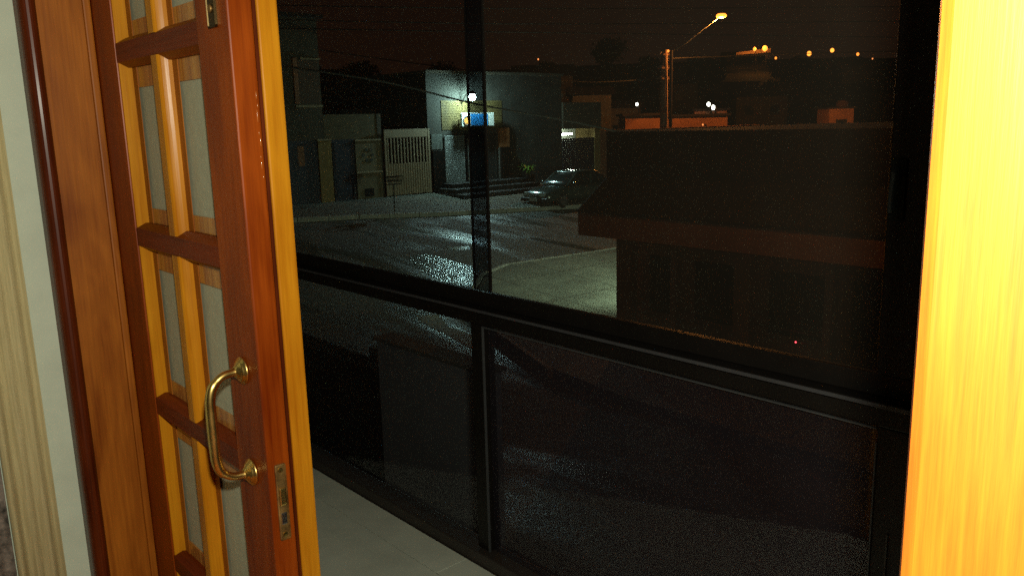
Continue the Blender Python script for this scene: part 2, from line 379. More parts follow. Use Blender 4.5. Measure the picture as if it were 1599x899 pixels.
def leaf(name, label, y0, th, rear):
    root = thing(name, label, 'door', (-1.5, y0, 0)); gyy = y0 + th * .72
    XL, XR = -1.821, -1.185
    fr = W_RED
    ztop = 2.12; zb = .012
    # stiles
    MB().box((XL, y0, zb), (-1.700, y0 + th, ztop), .0025).build('stile', fr, root)
    b = MB().box((-1.300, y0, zb), (XR, y0 + th, ztop), .003)
    b.build('stile', W_EDGE if rear else fr, root)
    zs = [1.960, 1.598, 1.250, .902, .545]
    hh = .017
    MB().box((-1.699, y0 + .001, 2.0), (-1.301, y0 + th - .001, ztop), .002).build('top_rail', W_REDH, root)
    MB().box((-1.699, y0 + .001, zb), (-1.301, y0 + th - .001, .205), .002).build('bottom_rail', W_REDH, root)
    # bars: trapezoid section, narrow face towards the room
    bh = .055 if rear else hh
    def hbar(z, x0, x1):
        p = [(y0 + .0015, z - bh), (y0 + .0015, z + bh), (y0 + th * .45, z + bh + .010), (y0 + th - .004, z + bh + .010), (y0 + th - .004, z - bh - .010), (y0 + th * .45, z - bh - .010)]
        q = [(0, a[0] , a[1]) for a in p]
        b = MB(); b.sweep([(x0, 0, 0), (x1, 0, 0)], [(a[0], a[1]) for a in p], (0, 1, 0), (0, 0, 1)); return b
    for z in (1.960, 1.598, 1.250, .902, .550, .23):
        hbar(z, -1.699, -1.301).build('horizontal_bar', W_REDH if not rear else W_STRIPE, root)
    def vbar(x, z0, z1, hw=.013, fl=.011):
        cv = [(x + hw + fl * math.sin(a), y0 + .0005 + th * .72 * (1 - math.cos(a)) ** .8) for a in [math.radians(d) for d in range(0, 91, 15)]]
        p = [(2 * x - u, v) for u, v in cv[::-1]][:-1] + [(x - hw, y0 + .0005)] + cv + [(x + hw + fl, y0 + th - .003), (x - hw - fl, y0 + th - .003)]
        b = MB(); b.sweep([(0, 0, z0), (0, 0, z1)], p, (1, 0, 0), (0, 1, 0)); return b
    segs = [(1.978, 2.0), (1.616, 1.942), (1.268, 1.580), (.920, 1.232), (.568, .884), (.248, .532)]
    b = MB()
    for z0, z1 in segs:
        o = vbar(-1.5, z0, z1)
        me = bpy.data.meshes.new('tmp'); o.b.to_mesh(me); b.b.from_mesh(me); bpy.data.meshes.remove(me)
    b.build('vertical_bar', W_EDGE, root)
    if not rear:
        for z in (1.960, 1.598, 1.250, .902, .550):
            for x0, x1 in ((-1.685, -1.521), (-1.479, -1.316)):
                MB().box((x0, gyy - .0035, z - .064), (x1, gyy - .0005, z - .0275)).build('pane_edge_strip', W_STRIPE, root)  # striped bead bands also carry the golden reflections in the panes
                MB().box((x0, gyy - .0035, z + .0275), (x1, gyy - .0005, z + .056)).build('pane_edge_strip', W_STRIPE, root)
        for x0 in (-1.6835, -1.4760):
            MB().box((x0, gyy - .005, .25), (x0 + .022, gyy - .0036, 1.99)).build('pane_edge_strip', W_PANEL, root)
    # stile inner mouldings
    for sx, dirn in ((-1.6995, 1), (-1.3005, -1)):
        b = MB()
        for z0, z1 in segs:
            p = [(sx, y0 + .003), (sx + dirn * .004, y0 + .003), (sx + dirn * .010, y0 + th * .35), (sx + dirn * .016, y0 + th * .62), (sx + dirn * .016, y0 + th - .003), (sx, y0 + th - .003)]
            b.sweep([(0, 0, z0), (0, 0, z1)], p, (1, 0, 0), (0, 1, 0))
        b.build('inner_moulding', W_EDGE, root)
    # panes
    gy = y0 + th * .72
    for z0, z1 in [(1.625, 1.935), (1.277, 1.571), (.929, 1.223), (.577, .875), (.257, .523), (1.985, 1.999)][:5]:
        for x0, x1 in ((-1.683, -1.526), (-1.474, -1.317)):
            e = .006
            MB().box((x0 - e, gy, z0 - e), (x1 + e, gy + .004, z1 + e)).build('pane', M_FROST, root)
    return root
W_STRIPE = wood('wood_striped', (.55, .26, .05), (.22, .05, .012), axis=2, gscale=1.3, rough=.35, blotch=.1)
L1 = leaf('sliding_door', 'reddish front door leaf with brass pull handle, glazed in small panes', .520, .0385, False)
L2 = leaf('sliding_door', 'yellow edged rear door leaf without handle, stacked behind the front leaf', .5655, .033, True)
MB().box((-1.19, .5595, .02), (-1.187, .565, 2.1)).build('groove_strip', W_DARK, L2)  # dark strip filling the groove between the two leaves

# pull handle
hx = -1.243
h = thing('tmp', '', '', (0, 0, 0)); bpy.data.objects.remove(h)
ph = MB(); pts = []; rad = []
zt, zb_ = 1.073, .900
path = [(0, 0), (.016, 0), (.034, -.003), (.050, -.016), (.056, -.034), (.057, -.055), (.057, -.0865)]
full = [(d, z) for d, z in path]; full = full + [(d, -.173 - z) for d, z in path[::-1][1:]]
def smooth_path(p, n=6):
    out = []
    for i in range(len(p) - 1):
        p0 = p[max(i - 1, 0)]; p1 = p[i]; p2 = p[i + 1]; p3 = p[min(i + 2, len(p) - 1)]
        for k in range(n):
            u = k / n
            out.append(tuple(.5 * ((2 * p1[j]) + (-p0[j] + p2[j]) * u + (2 * p0[j] - 5 * p1[j] + 4 * p2[j] - p3[j]) * u * u + (-p0[j] + 3 * p1[j] - 3 * p2[j] + p3[j]) * u ** 3) for j in range(len(p1))))
    out.append(p[-1]); return out
fp = smooth_path(full, 5)
P3 = [(hx, .5185 - d, zt + z) for d, z in fp]
Rr = []
for d, z in fp:
    c = abs(z + .0865) / .0865
    Rr.append(.0075 + .0015 * (1 - c) if d > .045 else .0065 + .004 * max(0, 1 - d / .016))
grip = ph.tube(P3, Rr, 14)
handle = grip.build('pull_handle', M_BRASS, L1, smooth=True)
for z in (zt, zb_):
    MB().lathe((hx, .5200, z), (0, -1, 0), [(0, .0215), (.002, .0225), (.004, .0220), (.005, .0185), (.0075, .0178), (.009, .0150), (.012, .0105), (.015, .0085)], 28).build('rose', M_BRASS, handle, smooth=True)
# keyhole plate and lock faceplate
kp = MB().box((-1.247, .5165, 1.598), (-1.220, .5199, 1.80), .004, 2).build('keyhole_plate', mat('dark_bronze', (.10, .07, .03), rough=.3, metal=1), L1)
MB().lathe((-1.2335, .5165, 1.625), (0, -1, 0), [(0, .006), (.002, .0055), (.0025, .002)], 16).build('screw', M_OLDBR, kp, smooth=True)
lp = MB().box((-1.1848, .531, .795), (-1.1832, .5495, .925), .003, 2).build('lock_plate', M_OLDBR, L1)
MB().box((-1.1832, .5345, .855), (-1.1795, .546, .885), .002).build('latch_bolt', M_BRASS, lp)
MB().box((-1.1832, .5355, .822), (-1.1815, .545, .842), .001).build('dead_bolt', mat('steel', (.5, .5, .5), rough=.3, metal=1), lp)
for z in (.915, .804):
    MB().lathe((-1.1832, .540, z), (1, 0, 0), [(0, .0045), (.0012, .004), (.0015, .001)], 12).build('screw', M_BRASS, lp)
# varnish runs
b = MB()
for i, (z, l) in enumerate([(1.500, .012), (1.485, .006), (1.470, .02), (1.445, .006), (1.432, .014), (1.410, .004), (1.398, .012), (1.38, .005)]):
    b.ball((-1.1848, .5535 + .0009 * math.sin(i * 2), z), .0011, 2, (.8, .8, l / .0022))
b.build('varnish_drip', mat('clear_varnish', (.45, .15, .03), rough=.08, coat=1), L1, smooth=True)

# right jamb
t = thing('door_jamb', 'bright honey coloured wooden door jamb filling the right side', 'door jamb', (-.17, .42, 0))
pr = [(-.170, .4265), (-.1672, .4215), (-.1610, .4200), (-.134, .4200), (.10, .4200), (.10, .446), (-.170, .446)]
MB().sweep([(0, 0, .007), (0, 0, 2.2)], pr, (1, 0, 0), (0, 1, 0)).build('casing', W_JAMB, t)
MB().box((-.166, .447, .007), (.10, .617, 2.14), .002).build('lining_board', W_JAMB, t)
struct(MB().box((.101, .44, 0), (3.2, .60, 2.6)).build('front_wall', M_WHITEWALL))

# curtain and floral fabric on the side wall
def drape(y0, y1, x, amp, n, m, name, label, cat):
    b = MB(); ring = []
    K = n * 12
    outl = [(x + amp * (math.sin(i / K * n * math.tau) * .5 + .5) + .3 * amp * math.sin(i * .37), y0 + (y1 - y0) * i / K) for i in range(K + 1)]
    back = [(px_ - .0035, py_) for px_, py_ in outl[::-1]]
    b.sweep([(0, 0, .03), (0, 0, 1.0), (0, 0, 2.45)], outl + back, (1, 0, 0), (0, 1, 0))
    return tag(b.build(name, m, smooth=True), label, cat)
drape(.259, .345, -1.846, .009, 3, M_CURTAIN, 'curtain', 'cream streaked curtain hanging in folds beside the white wall strip', 'curtain')
drape(-.15, .256, -1.846, .012, 9, M_FLORAL, 'curtain', 'dark floral curtain at the lower left edge behind the cream curtain', 'curtain')

# ================================================================ BALCONY GLAZING
GY = 1.63
t = thing('balcony_glazing', 'black aluminium balcony glazing with thick rail between lower panes and sliding upper panes', 'glazing', (-2, GY, 0))
MB().box((-5.2, 1.582, -.02), (1.0, 1.665, .045), .004).build('bottom_track', mat('dark_granite', (.035, .028, .022), rough=.55), t)
MB().box((-5.2, GY - .02, .825), (1.0, GY + .03, .872), .003).build('lower_rail', M_BLACK, t)
MB().box((-5.2, GY - .045, .8725), (1.0, GY + .03, .884), .002).build('sill_ledge', M_BLACK, t)
MB().box((-5.2, GY - .0475, .8745), (1.0, GY - .0452, .8825)).build('sill_trim', mat('dull_grey_trim', (.05, .052, .056), rough=.6), t)
MB().box((-5.2, GY - .005, .8845), (1.0, GY + .016, .930), .002).build('upper_rail', M_BLACK, t)
MB().box((-5.2, GY - .02, 2.50), (1.0, GY + .05, 2.60), .003).build('head_rail', M_BLACK, t)
# posts
MB().box((-2.025, GY - .02, .046), (-1.968, GY + .03, .824), .003).build('lower_post', M_BLACK, t)
MB().box((-3.62, GY - .02, .046), (-3.56, GY + .03, .824), .003).build('lower_post', M_BLACK, t)
MB().box((-.705, GY - .02, .046), (-.60, GY + .03, .824), .003).build('lower_post', M_BLACK, t)
M_TINT = glass('smoked_acrylic', dust=.010, dustcol=(.6, .6, .65), tint=(.38, .39, .41))
MB().box((-2.029, GY + .000, .931), (-2.0255, GY + .008, 2.499), .0005).build('window_stile', M_BLACK, t)
MB().box((-2.025, GY + .002, .931), (-1.9535, GY + .006, 2.499)).build('smoked_strip', M_TINT, t)
MB().box((-1.953, GY + .000, .931), (-1.947, GY + .010, 2.499), .0005).build('window_stile', M_BLACK, t)
MB().box((-.72, GY - .006, .931), (-.60, GY + .028, 2.499), .003).build('window_stile', M_BLACK, t)
# grey glazing beads round the right lower pane
b = MB().box((-1.9675, GY - .024, .047), (-1.964, GY - .016, .823)).box((-1.9635, GY - .024, .819), (-.706, GY - .016, .8225))
b.box((-.7065, GY - .024, .047), (-.7035, GY - .0205, .79)).box((-.672, GY - .024, .047), (-.669, GY - .0205, .60))
b.build('glazing_bead', M_BEAD, t)
# panes
for x0, x1 in ((-3.555, -2.027), (-1.963, -.708)):
    MB().box((x0, GY, .046), (x1, GY + .005, .824)).build('lower_pane', M_GLASS if x0 < -3 else glass('hazy_glass', dust=.013, dscale=1.3, dvar=.35, dustcol=(.75, .66, .78), tint=(.7, .7, .72)), t)
MB().box((-3.9, GY + .008, .9305), (-2.0295, GY + .012, 2.499)).build('upper_pane', glass('clean_glass_upper', dust=.006, dscale=1.6, dvar=.3, dustcol=(.75, .68, .6), tint=(.93, .94, .94)), t)
MB().box((-1.9465, GY + .004, .9305), (-.721, GY + .008, 2.499)).build('upper_pane', M_GLASS2, t)
# latch
lt = MB().box((-.715, GY - .014, 1.245), (-.685, GY - .0065, 1.365), .004, 2).build('window_latch', mat('pale_green_plastic', (.014, .019, .017), rough=.7, spec=.1), t)
MB().tube([(-.70, GY - .015, 1.345), (-.70, GY - .032, 1.338), (-.702, GY - .034, 1.30), (-.704, GY - .030, 1.262)], .005, 8).build('lever', mat('pale_plastic', (.035, .045, .042), rough=.6, spec=.15), lt)

# ================================================================ FRONT BOUNDARY
yb = 4.0
bw = thing('boundary_wall', 'low grey rendered boundary wall just outside, seen through the lower left pane', 'wall', (-5.6, yb, -2.8))
MB().box((-6.45, yb, -2.88), (-4.86, yb + .16, -.50), .01).build('rendered_wall', mat('grey_render', (.40, .43, .45), rough=.9, var=.25, scale=1.2), bw)
MB().box((-6.48, yb - .03, -.50), (-4.83, yb + .19, -.465), .006).build('coping', M_CONC, bw)
gt = thing('yard_gate', 'solid black metal yard gate left of the grey boundary wall', 'gate', (-8, yb, -2.8))
MB().box((-6.60, yb, -2.86), (-6.50, yb + .1, -.6), .01).build('gate_post', M_BLACK, gt)
MB().box((-10.0, yb + .03, -2.7), (-6.62, yb + .07, -.72), .004).build('gate_sheet', M_BLACK, gt)

# ================================================================ HOUSE ON THE RIGHT CORNER
H = thing('corner_house', 'dark single storey corner house with brown fascia and fan pattern window grilles', 'house', (-6, 11, -2.75))
MB().box((-9.62, 11.45, -2.9), (-1.0, 19, -.02), 0).build('wall', M_BRICKR, H)
MB().box((-9.85, 11.0, .10), (-1.0, 19, 1.26), .02).build('parapet', M_TILEROOF, H)
# pent roof with rounded tiles
b = MB()
nt_ = 44
def prp(u, x): return (x, 10.28 + (11.0 - 10.28) * u, -.035 + .50 * u)
x = -9.86
while x < -1.2:
    wv = .20
    pr = [(x + wv * k / 6, .035 * math.sin(math.pi * k / 6)) for k in range(7)]
    A = [(px_, 10.24, -.05 + hz) for px_, hz in pr] + [(pr[-1][0], 10.24, -.075), (pr[0][0], 10.24, -.075)]
    Bq = [(px_, 11.0, .46 + hz) for px_, hz in pr] + [(pr[-1][0], 11.0, .435), (pr[0][0], 11.0, .435)]
    b.loft([A, Bq]); x += wv
b.build('roof', M_TILEROOF, H)
MB().box((-9.84, 10.26, -.47), (-1.2, 10.33, -.08), .008).build('fascia', M_FASCIA, H)
MB().box((-9.80, 10.34, -.47), (-1.2, 11.44, -.44)).build('soffit', M_FASCIA, H)
for x0, x1 in ((-9.62, -9.30), (-8.43, -8.33), (-7.20, -6.92), (-5.70, -5.58), (-4.36, -4.2), (-2.9, -2.6)):
    MB().box((x0, 11.0, -2.9), (x1, 11.2, -.475), .008).build('pillar', M_BRICKR, H)
MB().box((-9.29, 11.04, -2.9), (-1.2, 11.16, -2.08), .004).build('base_wall', M_BRICKR, H)
GR = mat('grille_iron', (.16, .08, .05), rough=.6)
for x0, x1 in ((-9.29, -8.44), (-8.32, -7.21), (-6.91, -5.71), (-5.57, -4.37), (-4.19, -2.91)):
    b = MB(); cx = (x0 + x1) / 2; cz = -1.66; R = (x1 - x0) / 2 - .02
    for zz in (-1.70, -1.86): b.box((x0, 11.05, zz - .012), (x1, 11.075, zz + .012))
    for k in range(19):
        a = math.pi * k / 18
        b.tube([(cx + .12 * math.cos(a), 11.062, cz + .12 * math.sin(a)), (cx + R * math.cos(a), 11.062, min(-.48, cz + (R + .45) * math.sin(a)))], .006, 5)
    for k in range(int((x1 - x0) / .1)):
        xx = x0 + .06 + k * .1; b.tube([(xx, 11.062, -2.07), (xx, 11.062, -1.87)], .006, 5)
    b.build('grille', GR, H)
    MB().box((x0 + .1, 11.40, -1.9), (x1 - .1, 11.448, -.9), .005).build('window', mat('dark_window', (.02, .02, .022), rough=.2), H)
# unseen wall lamp, assumed on the side wall and added to light the pavement
wl = thing('assumed_wall_lamp', 'assumed unseen wall lamp added on the hidden side of the corner house to light the pavement', 'lamp', (-9.63, 15.0, .0))
MB().box((-9.70, 14.95, .02), (-9.63, 15.05, .12), .01).build('bracket', M_BLACK, wl)
MB().ball((-9.86, 15.0, .02), .07, 2).build('bulb', emit('lamp_green_white', (.70, 1.0, .68), 4200), wl, smooth=True)
MB().lathe((-9.86, 15.0, .22), (0, 0, -1), [(0, .02), (.03, .1), (.10, .17), (.105, .165)], 16).build('lamp_shade', M_BLACK, wl)
MB().box((-9.99, 14.79, -.45), (-9.63, 14.80, .22), .002).build('blocking_flap', M_BLACK, wl)  # unseen flap added to keep the lamplight off the front pavement
led = tag(MB().ball(on(1, 1243, 534, 10.95), .012, 2).build('led_light', emit('red_led', (1, .06, .08), 6), base=on(1, 1243, 534, 10.95)), 'tiny red standby light glowing behind the corner house grille', 'light')

# ================================================================ ACROSS THE STREET (plane X = -27)
XF = -27.0
zb = gz(XF)
def fb(y0, y1, z0, z1, d0=0.0, d1=.15, bev=0.0): return MB().box((XF + d0, y0, z0), (XF + d1, y1, z1), bev)
# leftmost two storey house
A = thing('town_house', 'dark two storey house at far left with a pale framed upper window', 'house', (XF, 12, zb))
MB().box((XF - 7, 8.5, zb - .2), (XF, 15.06, 5.2)).build('wall', M_STUCCO_D, A)
wf = fb(14.0, 14.16, 2.3, 3.85, 0.01, .09, .01).build('window_frame', M_BRICKR, A)
fb(14.18, 15.0, 2.30, 3.78, .005, .03).build('pane', mat('brown_shutter', (.10, .055, .03), rough=.7), A)
fb(14.0, 15.05, 2.17, 2.26, .0, .12, .01).build('window_sill', M_BEIGE, A)
fb(14.3, 15.05, 3.80, 3.86, .0, .10, .01).build('window_lintel', M_BEIGE, A)
MB().box((XF - 7.1, 8.4, 5.2), (XF + .25, 15.2, 5.32)).build('roof', M_TILEROOF, A)
fb(13.1, 14.72, zb - .1, 1.02, .005, .05).build('door', M_BLUE, A)
fb(13.95, 14.2, .15, .85, .055, .07).build('poster', mat('orange_poster', (.36, .15, .06), rough=.7, var=.6, scale=9), A)
# single storey house: wall, pilasters, door, ledges
B = thing('low_house', 'low ochre grey house with navy door between pale gate and two storey house', 'house', (XF, 16, zb))
MB().box((XF - 6, 15.07, zb - .2), (XF, 17.30, 1.92)).build('wall', mat('ochre_stucco', (.14, .11, .06), rough=.9, var=.3), B)
fb(14.74, 15.26, zb - .1, 1.0, .004, .10, .01).build('pilaster', M_OCHRE, B)
fb(14.70, 15.30, 1.0, 1.06, .004, .13, .01).build('capital', M_BEIGE, B)
dr = fb(15.32, 16.22, zb - .02, 1.02, .01, .06).build('door', M_BLUE, B)
fb(15.42, 16.12, zb + .2, zb + .85, .062, .072).build('door_panel', M_BLUE, dr); fb(15.42, 16.12, zb + 1.05, .92, .062, .072).build('door_panel', M_BLUE, dr)
fb(16.26, 17.36, zb - .05, .93, .005, .10).build('meter_wall', mat('beige_render', (.21, .17, .10), rough=.9, var=.3), B)
fb(16.24, 17.38, .94, 1.0, .005, .14, .008).build('ledge', M_BEIGE, B)
fb(16.24, 17.38, -.24, -.18, .102, .14, .008).build('ledge', M_BEIGE, B)
fb(16.55, 16.95, -1.12, -.82, .102, .125).build('meter_box', M_BLACK, B)
b = MB()
for k in range(6):
    a = k * 1.05; b.lathe((XF + .102, 16.8 + .17 * math.cos(a) * (1 + .3 * (k % 2)), .42 + .22 * math.sin(a)), (1, 0, 0), [(0, .07), (.02, .06)], 8)
b.build('wall_ornament', mat('dark_ceramic', (.05, .06, .05), rough=.5), B)
# gate
G = thing('driveway_gate', 'pale metal driveway gate with barred upper half, left of the shop', 'gate', (XF, 18.6, zb))
gy0, gy1 = 17.50, 19.62; gx = XF + .10
MB().box((gx, gy0, zb + .02), (gx + .06, gy0 + .09, 1.33), .006).build('gate_stile', M_WHITEP, G)
MB().box((gx, gy1 - .09, zb + .02), (gx + .06, gy1, 1.33), .006).build('gate_stile', M_WHITEP, G)
MB().box((gx + .005, gy0 + .092, 1.02), (gx + .05, gy1 - .092, 1.33), .004).build('top_panel', M_WHITEP, G)
b = MB(); n = 13
for k in range(n):
    yy = gy0 + .16 + k * (gy1 - gy0 - .32) / (n - 1); b.box((gx + .01, yy - .028, .04), (gx + .045, yy + .028, 1.018), .004, 1)
b.build('bars', M_WHITEP, G)
b = MB(); k = 0; yy = gy0 + .095
while yy < gy1 - .12:
    b.box((gx + .008 + .014 * (k % 2), yy, zb + .04), (gx + .04 + .014 * (k % 2), yy + .055, .038)); yy += .056; k += 1
b.build('corrugated_panel', M_WHITEP, G)
MB().box((XF - 3, 17.31, zb - .2), (XF + .02, 17.48, 1.92)).build('gate_pier', M_STUCCO_D, G)
MB().box((XF - 4.0, 17.49, zb - .2), (XF - 3.8, 19.64, 2.2)).build('yard_wall', M_TILEROOF, G)
# shop
S = thing('corner_shop', 'grey shop building with ochre strip, sign board and dark entrance steps', 'shop', (XF, 22, zb))
MB().box((XF - 8, 19.66, zb - .2), (XF, 27.15, 3.45)).build('wall', M_STUCCO, S)
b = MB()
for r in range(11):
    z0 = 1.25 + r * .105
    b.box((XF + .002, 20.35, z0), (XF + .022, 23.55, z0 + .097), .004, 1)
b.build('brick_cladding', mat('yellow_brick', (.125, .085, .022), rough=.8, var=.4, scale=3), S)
MB().box((XF - 8.1, 19.6, 3.45), (XF + .1, 27.2, 3.56)).build('coping', M_STUCCO_D, S)
fb(19.72, 20.32, zb, .45, .002, .20, .01).build('pillar', M_BLACK, S)
fb(19.75, 20.28, .50, 1.1, .002, .10).build('wall_sign', mat('faded_sign', (.16, .17, .15), rough=.7, col2=(.03, .035, .03), scale=9), S)
b = MB(); z0 = -.95
while z0 < 1.02: b.box((XF + .03, 20.42, z0), (XF + .05 + .012, 21.45, z0 + .085), .01, 1); z0 += .09
b.build('roller_shutter', mat('grey_shutter', (.18, .19, .18), rough=.6), S)
fb(21.47, 21.62, zb, 1.05, .005, .12).build('door_frame', M_BLACK, S)
fb(21.63, 23.2, -.95, 1.05, .01, .03).build('glass_door', mat('shop_glass', (.03, .035, .035), rough=.12), S)
fb(21.55, 21.585, -.95, .9, .121, .14).build('frame_edge', mat('steel_edge', (.55, .55, .5), rough=.35, metal=.8), S)
fb(23.22, 23.27, -1.0, .45, .121, .15).build('frame_edge', mat('steel_edge', (.55, .55, .5)), S)
fb(23.29, 23.85, zb, .45, .002, .20, .01).build('pillar', M_BLACK, S)
fb(23.29, 23.85, .46, 1.25, .002, .14, .01).build('pillar_head', mat('orange_paint', (.36, .13, .04), rough=.8), S)
for i in range(3):
    zt_ = -.86 - i * .17
    MB().box((XF + .21, 19.9 - .1 * i if i else 20.1, zb - 1.0), (XF + .9 + .6 * i, 24.2 + .1 * i, zt_), .015).build('step', mat('dark_stone', (.045, .045, .045), rough=.45, var=.4), S)
sg = fb(21.07, 22.78, 1.36, 1.90, .30, .42, .02).build('shop_sign', mat('sign_white', (.72, .74, .70), rough=.5, var=.05), S)
fb(21.52, 22.42, 1.40, 1.86, .422, .432).build('sign_panel', mat('sign_blue', (.03, .28, .70), rough=.5, var=.1), sg)
MB().lathe((XF + .422, 21.33, 1.60), (1, 0, 0), [(0, .17), (.008, .17), (.0085, .165)], 24).build('emblem', mat('sign_orange', (.85, .30, .06), rough=.5), sg)
b = MB(); pts = [(XF + .436, 21.33 + .19 * math.cos(a), 1.60 + .17 * math.sin(a)) for a in [math.radians(d) for d in range(60, 330, 15)]]
b.tube(pts, .018, 5); b.build('emblem_ring', mat('sign_grey', (.10, .12, .14), rough=.5), sg)
for yy in (21.2, 22.6): MB().box((XF + .02, yy, 1.6), (XF + .30, yy + .04, 1.64)).build('sign_bracket', M_BLACK, sg)
LP = on(0, 738, 152, XF + .75)
sl = thing('shop_lamp', 'brilliant bluish white lamp above the shop sign', 'lamp', LP)
MB().tube([(XF + .01, LP.y, LP.z - .25), (XF + .35, LP.y, LP.z + .12), LP + Vector((-.05, 0, .17))], .025, 8).build('arm', M_BLACK, sl)
MB().ball(LP, .135, 3).build('bulb', emit('lamp_blue_white', (.60, 1.0, .95), 600), sl, smooth=True)
MB().lathe(LP + Vector((0, 0, .26)), (0, 0, -1), [(0, .03), (.04, .09), (.10, .17), (.15, .215), (.152, .205)], 20).build('lamp_cap', M_BLACK, sl)
# plant
PL = (XF + .75, 24.35, zb)
pt = thing('potted_plant', 'leafy green plant in a dark pot at the right end of the shop steps', 'plant', PL)
MB().lathe(PL, (0, 0, 1), [(0, .18), (.05, .2), (.42, .28), (.45, .30), (.46, .25)], 16).build('pot', M_BLACK, pt)
b = MB()
for k in range(60):
    a = random.uniform(0, math.tau); l = random.uniform(.25, .6); u = Vector((math.cos(a), math.sin(a), 0)); sd = Vector((-u.y, u.x, 0)) * .03
    o = Vector(PL) + Vector((0, 0, .45)); m1 = o + u * l * .4 + Vector((0, 0, l * .7)); e = o + u * l + Vector((0, 0, l * random.uniform(.3, .9)))
    b.poly([o, m1 + sd, e, m1 - sd])
b.build('leaves', mat('fresh_leaf', (.16, .26, .03), rough=.5, var=.5), pt)
# litter basket on a post
bp_ = on_g(617, 331); bz = gz(bp_.x)
lb = thing('litter_basket', 'wire litter basket on a thin post at the kerb in front of the pale gate', 'litter basket', (bp_.x, bp_.y, bz))
MB().tube([(bp_.x, bp_.y, bz), (bp_.x, bp_.y, bz + .95)], .022, 8).build('post', M_BLACK, lb)
b = MB(); cx, cy, cz = bp_.x, bp_.y, bz + .95
for (hw, z) in ((.24, .0), (.27, .12), (.31, .26)):
    b.tube([(cx - .14, cy - hw, cz + z), (cx + .14, cy - hw, cz + z), (cx + .14, cy + hw, cz + z), (cx - .14, cy + hw, cz + z), (cx - .14, cy - hw, cz + z)], .012, 5)
for k in range(9):
    q = -1 + 2 * k / 8
    for sx in (-.14, .14): b.tube([(cx + sx, cy + q * .24, cz), (cx + sx, cy + q * .31, cz + .26)], .008, 4)
b.box((cx - .14, cy - .24, cz - .01), (cx + .14, cy + .24, cz + .005))
b.build('basket', M_BLACK, lb)

# wall right of shop and garage beyond
Wn = thing('street_wall', 'long orange lit street wall right of the garage opening', 'wall', (XF, 31, zb))
MB().box((XF - .3, 29.7, zb - .2), (XF, 44, 1.0)).build('rendered_wall', M_BRICKR, Wn)
Gr = thing('garage', 'garage with brightly lit slot above its dark roller door', 'garage', (XF, 28.3, zb))
MB().box((XF - 6, 27.16, .68 + .45), (XF + .1, 29.69, 2.3)).build('lintel', M_STUCCO_D, Gr)
MB().box((XF - 6, 29.30, zb - .2), (XF + .05, 29.69, 1.12)).build('side_pier', M_OCHRE, Gr)
MB().box((XF - 1.3, 27.16, zb), (XF - 1.2, 29.3, 1.13)).build('back_wall', mat('lit_white_wall', (.6, .62, .5), rough=.9), Gr)
b = MB(); z0 = zb
while z0 < .66: b.box((XF - .05, 27.17, z0), (XF + .01, 29.29, z0 + .095), .012, 1); z0 += .1
b.build('roller_door', M_BLUE, Gr)
MB().box((XF - .35, 27.5, .86), (XF - .31, 28.15, .92)).build('tube_light', emit('cool_tube', (.85, 1, .80), 110), Gr)

